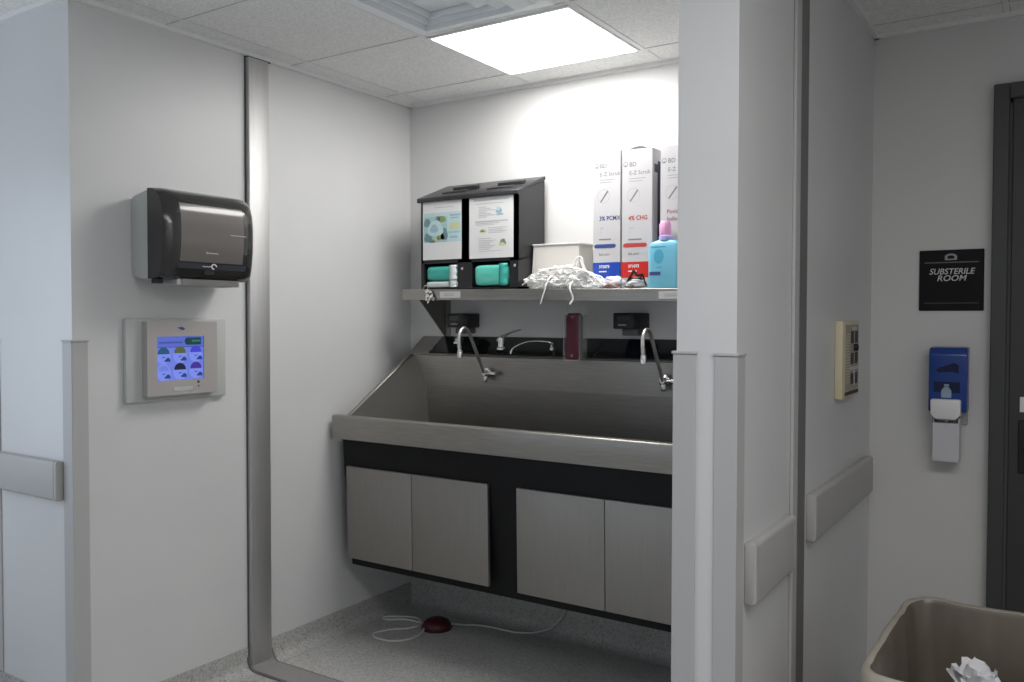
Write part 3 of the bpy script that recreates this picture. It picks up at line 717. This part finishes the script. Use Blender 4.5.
# pale plastic tray box behind the masks
zy = shz(-2.1) + .0005
tr = thing('storage_tray', (-1.975, 3.45, zy), 'off-white open storage tray behind the heap of masks', 'tray')
def tray(x0, x1, y0, y1, z0, z1, t, fl):
    m = MB()
    o = [[(x0 - fl*0, y0), (x1, y0), (x1, y1), (x0, y1)]]
    lo = [(x0 - .01, y0 - .004, z0), (x1 + .002, y0 - .004, z0), (x1 + .002, y1, z0), (x0 - .01, y1, z0)]
    hi = [(x0, y0, z1), (x1, y0, z1), (x1, y1, z1), (x0, y1, z1)]
    hi2 = [(x0 + t, y0 + t, z1), (x1 - t, y0 + t, z1), (x1 - t, y1 - t, z1), (x0 + t, y1 - t, z1)]
    lo2 = [(x0 + t, y0 + t, z0 + t), (x1 - t, y0 + t, z0 + t), (x1 - t, y1 - t, z0 + t), (x0 + t, y1 - t, z0 + t)]
    m.add(lo + hi + hi2 + lo2, [[0, 1, 2, 3]] + [[a + k, a + (k+1) % 4, a + 4 + (k+1) % 4, a + 4 + k] for a in (0, 4, 8) for k in range(4)] + [[12, 13, 14, 15]])
    return m
tray(-2.09, -1.85, 3.385, 3.515, zy, 1.868, .004, 0).build('tray_shell', TRAYM, tr)
m = MB()
for b in ((-2.095, -1.845, 3.380, 3.389), (-2.095, -1.845, 3.511, 3.52), (-2.095, -2.086, 3.389, 3.511), (-1.854, -1.845, 3.389, 3.511)): m.box(*b, 1.864, 1.872, .002, 1)
m.build('rim', TRAYM, tr)

# ------------------------------------------------------------------ heap of tie masks
def mask(cx, cy, cz, rot, w, d, amp, seed, ties, label):
    rnd = random.Random(seed)
    r = thing('tie_mask', (cx, cy, shz(cx)), label, 'face mask', 'white tie masks heaped on the shelf')
    bm = bmesh.new(); bmesh.ops.create_icosphere(bm, subdivisions=5, radius=1.)
    for v in bm.verts:
        p = v.co.copy()
        q = Vector((p.x*2.2 + seed*3.1, p.y*2.2, p.z*2.2 + seed))
        n1 = noise.noise(q); n2 = abs(noise.noise(q*2.3 + Vector((4, 0, 0)))); n3 = abs(noise.noise(Vector((p.x*3.5 + 6*p.z + seed, p.y*7, p.z*9))))
        v.co = p*(1.06 + .26*n1 - .34*n2 - .22*n3)
    lo = min(v.co.z for v in bm.verts); hi = max(v.co.z for v in bm.verts)
    for v in bm.verts:
        x, y = v.co.x*w/2, v.co.y*d/2
        X = cx + x*math.cos(rot) - y*math.sin(rot); Y = cy + x*math.sin(rot) + y*math.cos(rot)
        z = shz(X) + .001 + max(0, (v.co.z - lo)/(hi - lo) - .16)/.84*amp
        v.co = (X, min(max(Y, 3.256), 3.374), z)
    m = MB(); m.frombm(bm); m.build('mask_body', FABW, r, 70)
    for t in ties:
        m = MB(); m.tube(catmull(t, 6), .0052, 6, flat=.4); m.build('tie', FABW, r, 80)
def heap(x):
    t = (x + 1.875)/.20
    return shz(x) + .016 + .074*max(0, 1 - t*t)**.7
def wander(seed, x0, x1, n=7, lift=.012, ylo=3.262, yhi=3.325):
    q = random.Random(seed); out = []
    for i in range(n):
        x = x0 + (x1-x0)*i/(n-1) + q.uniform(-.014, .014); y = q.uniform(ylo, yhi)
        out.append((x, y, heap(x) + q.uniform(0, lift)))
    return out
mask(-2.005, 3.314, 0, .10, .160, .11, .074, 1, [wander(11, -2.075, -1.93), wander(12, -2.06, -1.85), wander(13, -1.93, -2.078, 6, .006), wander(41, -2.05, -1.9, 6, .02)],
     'crumpled white tie mask at the left end of the heap')
mask(-1.905, 3.316, 0, -.25, .15, .115, .090, 2, [wander(14, -1.98, -1.78), wander(15, -2.0, -1.83, 7, .02), wander(42, -1.98, -1.72, 8, .012, 3.26, 3.28),
     [(-1.905, 3.285, 1.735), (-1.925, 3.262, 1.712), (-1.936, 3.246, 1.685), (-1.941, 3.238, 1.655), (-1.952, 3.238, 1.625), (-1.964, 3.239, 1.592)]],
     'white tie mask whose straight strap hangs over the shelf edge mid-heap')
mask(-1.80, 3.312, 0, .3, .145, .11, .080, 3, [
     [(-1.835, 3.28, 1.70), (-1.823, 3.278, 1.74), (-1.812, 3.275, 1.775), (-1.795, 3.272, 1.797), (-1.775, 3.272, 1.792), (-1.766, 3.27, 1.765), (-1.752, 3.268, 1.735), (-1.735, 3.265, 1.705), (-1.715, 3.262, 1.685)],
     [(-1.822, 3.284, 1.71), (-1.812, 3.281, 1.745), (-1.80, 3.279, 1.775), (-1.785, 3.277, 1.786), (-1.772, 3.272, 1.76), (-1.755, 3.27, 1.72), (-1.735, 3.268, 1.69)],
     [(-1.80, 3.285, 1.712), (-1.812, 3.262, 1.693), (-1.818, 3.245, 1.672), (-1.812, 3.238, 1.65), (-1.803, 3.238, 1.630), (-1.800, 3.239, 1.612), (-1.815, 3.239, 1.590)], wander(16, -1.85, -1.70)],
     'white tie mask with a strap loop standing up and one curled strap hanging')
mask(-1.715, 3.292, 0, -.15, .12, .075, .030, 4, [wander(17, -1.80, -1.665, 6, .006), wander(18, -1.79, -1.68, 6, .012), wander(43, -1.85, -1.66, 7, .004, 3.256, 3.27)],
     'flat white tie mask at the right end of the heap')

def crumple(cx, cy, z0, sx, sy, sz, seed, amp=.32, sub=3, base=None):
    bm = bmesh.new(); bmesh.ops.create_icosphere(bm, subdivisions=sub + 1, radius=1.)
    for v in bm.verts:
        p = v.co.copy(); n1 = noise.noise(p*1.7 + Vector((seed, 0, 0))); n2 = abs(noise.noise(p*3.6 + Vector((0, seed, 0))))
        v.co = p*(1 + amp*n1 - amp*.9*n2)
    lo = min(v.co.z for v in bm.verts)
    for v in bm.verts: v.co = (cx + v.co.x*sx, cy + v.co.y*sy, z0 + (v.co.z - lo)*sz)
    return MB().frombm(bm)
ts = thing('crumpled_tissue', (-1.63, 3.295, shz(-1.63)), 'lavender-white crumpled tissue in front of the blue-banded carton', 'tissue')
crumple(-1.635, 3.297, shz(-1.67) + .001, .052, .026, .026, 5).build('tissue_body', LAV, ts, 60)
m = MB(); m.tube(catmull([(-1.665, 3.268, shz(-1.66) + .006), (-1.64, 3.262, shz(-1.66) + .018), (-1.615, 3.264, shz(-1.66) + .012), (-1.60, 3.266, shz(-1.66) + .005)], 5), .006, 8, flat=.4); m.build('brown_scrap', BROWN, ts)
wp = thing('crumpled_packet', (-1.52, 3.29, shz(-1.52)), 'white packet with a twisted black top before the red-banded carton', 'packet')
crumple(-1.523, 3.290, shz(-1.57) + .001, .048, .026, .021, 9, .25).build('packet_body', WHITE, wp, 60)
m = MB(); zz = shz(-1.53)
for pts in ([(-1.562, 3.28, zz+.030), (-1.545, 3.272, zz+.050), (-1.525, 3.27, zz+.067), (-1.512, 3.27, zz+.052), (-1.49, 3.272, zz+.058), (-1.478, 3.272, zz+.030), (-1.472, 3.275, zz+.012)],
            [(-1.558, 3.278, zz+.034), (-1.53, 3.27, zz+.045), (-1.50, 3.268, zz+.043), (-1.485, 3.272, zz+.062)],
            [(-1.545, 3.275, zz+.040), (-1.53, 3.268, zz+.075), (-1.515, 3.268, zz+.062), (-1.495, 3.27, zz+.040), (-1.48, 3.272, zz+.046)],
            [(-1.565, 3.268, zz+.012), (-1.548, 3.263, zz+.008), (-1.525, 3.262, zz+.011)]):
    m.tube(catmull(pts, 5), .0055, 8, flat=.6)
m.build('black_twist', BLACKP, wp)

# ------------------------------------------------------------------ foot pedal on the floor
fp = thing('foot_pedal', (-2.59, 3.29, 0), 'dark maroon dome foot pedal with white cable on the floor', 'foot pedal')
m = MB(); m.lathe([(.070, .0), (.072, .008), (.070, .022), (.058, .038), (.036, .048), (.012, .052)], (-2.592, 3.295, 0), 28); m.build('pedal_dome', PEDAL, fp)
m = MB(); m.lathe([(.076, .0), (.076, .006), (.070, .008)], (-2.592, 3.295, 0), 28); m.build('pedal_base', BLACKP, fp)
m = MB(); z = .005
m.tube(catmull([(-2.655, 3.29, .012), (-2.70, 3.30, z), (-2.79, 3.29, z), (-2.86, 3.24, z), (-2.90, 3.245, z), (-2.90, 3.265, z), (-2.84, 3.31, z), (-2.75, 3.34, z), (-2.68, 3.27, z), (-2.70, 3.20, z), (-2.76, 3.14, z), (-2.79, 3.06, z), (-2.74, 3.02, z), (-2.65, 3.035, z), (-2.60, 3.10, z), (-2.60, 3.18, z), (-2.62, 3.23, .01)], 8), .0045, 8)
m.tube(catmull([(-2.54, 3.335, .02), (-2.50, 3.39, z), (-2.44, 3.425, z), (-2.36, 3.440, z), (-2.27, 3.443, z), (-2.20, 3.450, .008), (-2.13, 3.470, .018), (-2.06, 3.492, .045), (-2.01, 3.510, .10), (-1.985, 3.518, .17), (-1.98, 3.505, .28), (-1.98, 3.46, .331)], 8), .0045, 8)
m.build('cable', CABLE, fp)

# ------------------------------------------------------------------ right side: intercom, sign, sanitizer, bin
ic = thing('nurse_call_station', (PX1, 3.0, 1.27), 'ivory call station with dark slots on the partition side', 'wall panel')
ix = PX1
m = MB(); m.box(ix, ix + .026, 2.930, 3.187, 1.262, 1.521, .005, 2); m.build('housing', IVORY, ic)
m = MB(); xf = ix + .026; m.box(xf, xf + .002, 2.964, 3.167, 1.29, 1.508); m.build('face_plate', TAUPE, ic)
m = MB()
for k in range(18): m.box(xf + .002, xf + .0032, 2.971, 3.027, 1.312 + .0095*k, 1.316 + .0095*k)
m.build('speaker_grille', IVORY, ic)
for za, zb2 in ((1.445, 1.486), (1.375, 1.412), (1.306, 1.343)):
    for ya_, yb_ in ((3.044, 3.084), (3.109, 3.149)):
        m = MB(); m.box(xf + .002, xf + .0035, ya_, yb_, za, zb2); m.build('slot_window', SLOT, ic)
m = MB(); m.lathe([(.013, 0), (.012, .012), (.008, .014)], (xf + .002, 3.099, 1.430), 16, 'x'); m.build('knob', BLACKP, ic)
m = MB(); m.box(xf + .002, xf + .004, 3.034, 3.164, 1.354, 1.365); m.box(xf + .002, xf + .004, 3.092, 3.101, 1.300, 1.354); m.build('label_strip', PALE, ic)
m = MB(); m.box(xf + .002, xf + .004, 3.069, 3.124, 1.490, 1.500); m.build('name_plate', PALE, ic)
m = MB(); m.box(xf, xf + .003, 2.964, 3.167, 1.272, 1.283); m.build('lower_strip', SLOT, ic)

sg = thing('room_sign', (-.367, YB, 1.558), 'square black SUBSTERILE ROOM sign on the wall beside the dark door', 'sign')
m = MB(); m.box(-.475, -.2605, YB - .008, YB, 1.559, 1.784, .002, 1); m.build('plate', SIGNB, sg)
m = MB(); y = YB - .0086
m.text('SUBSTERILE', .0305, (-.367, y, 1.694), align='CENTER', off=.0003, shear=.22, sx=.95); m.text('ROOM', .0305, (-.367, y, 1.669), align='CENTER', off=.0003, shear=.22, sx=1.05); m.build('lettering', SIGNT, sg, smooth=False)
m = MB(); m.box(-.457, -.277, y, y + .0008, 1.7355, 1.7395); m.build('rule_line', SIGNL, sg)
m = MB(); m.box(-.457, -.277, y, y + .0008, 1.585, 1.589); m.build('rule_line', mat('rule_grey', (.05, .05, .05), .5), sg)
m = MB(); cxs, czs = -.369, 1.757
for i in range(10):
    a0, a1 = PI*i/10, PI*(i+1)/10
    m.quad((cxs + .021*math.cos(a0), y, czs + .013*math.sin(a0)), (cxs + .021*math.cos(a1), y, czs + .013*math.sin(a1)), (cxs + .012*math.cos(a1), y, czs + .006*math.sin(a1)), (cxs + .012*math.cos(a0), y, czs + .006*math.sin(a0)))
m.quad((cxs - .020, y, czs - .011), (cxs + .020, y, czs - .011), (cxs + .020, y, czs - .006), (cxs - .020, y, czs - .006))
for s_ in (-1, 1): m.quad((cxs + s_*.020, y, czs - .006), (cxs + s_*.011, y, czs - .006), (cxs + s_*.011, y, czs), (cxs + s_*.020, y, czs))
m.build('emblem', mat('emblem_grey', (.33, .33, .33), .5), sg, smooth=False)

sn = thing('sanitizer_dispenser', (-.37, YB, .997), 'blue and white hand sanitizer dispenser on the wall below the sign', 'sanitizer dispenser')
m = MB(); m.box(-.424, -.306, YB - .012, YB, 1.14, 1.40, .004, 2); m.build('wall_plate', MIDG, sn)
m = MB(); m.prism([(YB - .012, 1.427), (YB - .075, 1.424), (YB - .092, 1.40), (YB - .095, 1.19), (YB - .012, 1.19)], 'x', -.428, -.302, .006, 2); m.build('cover', SANB, sn)
m = MB(); y = YB - .0965
m.prism([(-.405, 1.345), (-.345, 1.37), (-.33, 1.362), (-.33, 1.333), (-.355, 1.338), (-.395, 1.335)], 'y', y, y + .003); m.prism([(-.41, 1.30), (-.325, 1.30), (-.325, 1.262), (-.41, 1.262)], 'y', y + .0005, y + .003); m.build('window', SAND, sn)
m = MB()
m.prism([(-.385, 1.243), (-.352, 1.243), (-.352, 1.268), (-.361, 1.282), (-.376, 1.282), (-.385, 1.268)], 'y', y - .001, y + .002); m.box(-.376, -.360, y - .001, y + .002, 1.284, 1.292); m.build('drop_icon', SANI, sn)
m = MB(); m.prism([(-.418, 1.238), (-.320, 1.238), (-.320, 1.182), (-.336, 1.165), (-.402, 1.165), (-.418, 1.182)], 'y', YB - .118, YB - .03, .006, 2); m.build('push_bar', WHITE, sn)
m = MB(); m.lathe([(.009, 1.15), (.009, 1.17)], (-.369, YB - .075, 0), 12); m.build('nozzle', MIDG, sn)
m = MB(); m.box(-.412, -.326, YB - .02, YB - .012, 1.02, 1.19, .003, 1); m.box(-.412, -.408, YB - .085, YB - .015, 1.02, 1.165, .001, 1); m.box(-.330, -.326, YB - .085, YB - .015, 1.02, 1.165, .001, 1); m.box(-.412, -.326, YB - .09, YB - .012, 1.008, 1.024, .004, 2); m.box(-.412, -.326, YB - .090, YB - .086, 1.02, 1.150, .001, 1); m.build('drip_tray', FROST, sn)

# waste bin with liner
R0 = Matrix.Translation((-.13, 2.37, 0)) @ Matrix.Rotation(math.radians(-1.0), 4, 'Z')
wb = thing('waste_bin', (-.13, 2.37, 0), 'rectangular beige waste bin with liner in the lower right corner', 'waste bin')
def binloft(secs):
    m = MB(); vs = []; fs = []; n = 6; k = 4*(n+1)
    for w, d, r, z in secs: vs += [R0 @ Vector((x, y, z)) for x, y in rrect(0, 0, w, d, r, n)]
    for j in range(len(secs)-1):
        for i in range(k): fs.append([j*k+i, j*k+(i+1) % k, (j+1)*k+(i+1) % k, (j+1)*k+i])
    m.add(vs, fs); return m, k
BW, BD = .52, .675
m, k = binloft([(BW-.14, BD-.14, .05, 0), (BW-.13, BD-.13, .05, .01), (BW-.03, BD-.03, .06, .665), (BW-.028, BD-.028, .06, .67), (BW-.03, BD-.03, .06, .70), (BW-.05, BD-.05, .055, .70), (BW-.15, BD-.15, .05, .015)])
m.f.append(list(range(k))); m.m.append(0); m.f.append([6*k+i for i in range(k)]); m.m.append(0)
m.build('bin_body', BIN, wb)
secs = [(BW + .002, BD + .002, .062, .60), (BW + .004, BD + .004, .062, .70), (BW + .002, BD + .002, .064, .716), (BW - .012, BD - .012, .060, .724), (BW - .034, BD - .034, .055, .720), (BW - .050, BD - .050, .052, .705), (BW - .075, BD - .075, .05, .55), (BW - .12, BD - .12, .05, .25), (BW - .15, BD - .15, .05, .06)]
m = MB(); n = 20; k = 4*(n+1); vs = []; fs = []
for j, (w, d, r, z) in enumerate(secs):
    P = rrect(0, 0, w, d, r, 6)
    # resample evenly
    Q = []; per = [0]
    for i in range(len(P)): per.append(per[-1] + (Vector(P[(i+1) % len(P)]) - Vector(P[i])).length)
    for q in range(k):
        t = per[-1]*q/k; i = max(a for a in range(len(P)) if per[a] <= t + 1e-9)
        f = (t - per[i])/max(per[i+1] - per[i], 1e-9); Q.append(Vector(P[i]).lerp(Vector(P[(i+1) % len(P)]), f))
    for q in range(k):
        a = noise.noise(Vector((math.cos(q*2*PI/k)*5, math.sin(q*2*PI/k)*5, z*2.)))
        b2 = noise.noise(Vector((math.cos(q*2*PI/k)*14, math.sin(q*2*PI/k)*14, z*3. + 5)))
        amp = .006 if j in (2, 3) else (.001 if j < 2 else .014 if j > 5 else .004)
        p = Q[q]*(1 - (abs(a)*amp + abs(b2)*amp*.5)*2.2 if j > 3 else 1 + abs(a)*amp*.6)
        zz = z + (.006*a if 1 < j < 6 else 0) + (.03*a if j == 0 else 0)
        vs.append(R0 @ Vector((p.x, p.y, zz)))
cuff = []
for j in range(len(secs)-1):
    for q in range(k): (cuff if j < 4 else fs).append([j*k+q, j*k+(q+1) % k, (j+1)*k+(q+1) % k, (j+1)*k+q])
fs.append([(len(secs)-1)*k+q for q in range(k)])
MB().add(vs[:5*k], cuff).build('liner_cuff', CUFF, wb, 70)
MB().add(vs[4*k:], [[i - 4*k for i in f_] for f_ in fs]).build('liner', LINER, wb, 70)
bm = bmesh.new(); bmesh.ops.create_icosphere(bm, subdivisions=5, radius=1.)
for v in bm.verts:
    p = v.co.copy(); q = Vector((p.x*1.8, p.y*1.8, p.z*5.)); n1 = noise.noise(q + Vector((12, 0, 0))); n2 = abs(noise.noise(q*1.7 + Vector((0, 12, 0))))
    rr = (1 - abs(p.z)**4)**.25 if abs(p.z) < 1 else 0
    h = Vector((p.x, p.y, 0)); h = h.normalized() if h.length > 1e-6 else h
    n3 = abs(noise.noise(Vector((p.x*6, p.y*6, p.z*14)))); n4 = abs(noise.noise(Vector((p.x*3 + 7, p.y*3, 2))))
    f_ = rr*(1.05 + .30*n1 - .40*n2 - .35*n3)
    v.co = (-.19 + h.x*f_*.072, 2.522 + h.y*f_*.068, .352 + p.z*.275 + .02*n1 - .06*n4*max(0, p.z) - .03*n3)
lo = min(v.co.z for v in bm.verts)
for v in bm.verts: v.co.z += .078 - lo
o = MB().frombm(bm).build('crumpled_paper_towel', mat('towel_paper', (.78, .78, .80), .85), ang=40)
tag(own_origin(o, (-.19, 2.522, .078)), 'crumpled white paper towel wad standing in the beige bin', 'paper towel')

# ------------------------------------------------------------------ light
def area(name, loc, rot, sx, sy, e, col=(1, 1, 1)):
    l = bpy.data.lights.new(name, 'AREA'); l.shape = 'RECTANGLE'; l.size = sx; l.size_y = sy; l.energy = e; l.color = col
    o = bpy.data.objects.new(name, l); o.location = loc; o.rotation_euler = rot; COL.objects.link(o); return o
area('corridor_fill', (-.2, .9, 2.60), (0, 0, 0), 1.0, .6, 11, (1., .985, .985))  # unseen overhead fill, added to balance the corridor tones
area('corridor_fill', (.7, .9, 2.58), (0, 0, 0), 1.0, .6, 18.5, (1., .98, .98))  # second unseen fill, added to brighten the right-hand side
area('cool_fill', (-2.2, -1.9, 1.6), (PI/2, 0, 0), 1.4, 1.4, 8, (.72, .84, 1.))  # cool fill added from behind; no window is known there
area('cool_fill', (-4.4, .3, 1.5), (PI/2, 0, -PI/2), 1.4, 1.4, 25, (.74, .85, 1.))  # cool fill added from the left, standing in for daylight
w = bpy.data.worlds.new('world'); S.world = w; w.use_nodes = True
w.node_tree.nodes['Background'].inputs['Color'].default_value = (.96, .97, 1., 1); w.node_tree.nodes['Background'].inputs['Strength'].default_value = .22

# ------------------------------------------------------------------ camera
F, YAW, PIT, ROL = 853., math.radians(33.137), math.radians(-1.467), math.radians(.09)
f = Vector((-math.sin(YAW)*math.cos(PIT), math.cos(YAW)*math.cos(PIT), math.sin(PIT))); r = Vector((math.cos(YAW), math.sin(YAW), 0)); u = r.cross(f)
r2 = math.cos(ROL)*r + math.sin(ROL)*u; u2 = -math.sin(ROL)*r + math.cos(ROL)*u
cam = bpy.data.cameras.new('camera'); cam.sensor_width = 36; cam.lens = F/1024*36; cam.clip_start = .05
co = bpy.data.objects.new('camera', cam); COL.objects.link(co)
M = Matrix((( r2.x, u2.x, -f.x, 0), (r2.y, u2.y, -f.y, 0), (r2.z, u2.z, -f.z, 1.525), (0, 0, 0, 1)))
co.matrix_world = M
S.camera = co
S.view_settings.view_transform = 'Standard'; S.view_settings.look = 'None'; S.view_settings.gamma = 1; S.view_settings.exposure = 0
S.view_settings.use_curve_mapping = False
S.cycles.max_bounces = 10; S.cycles.diffuse_bounces = 6; S.cycles.transparent_max_bounces = 12
S.cycles.use_denoising = True
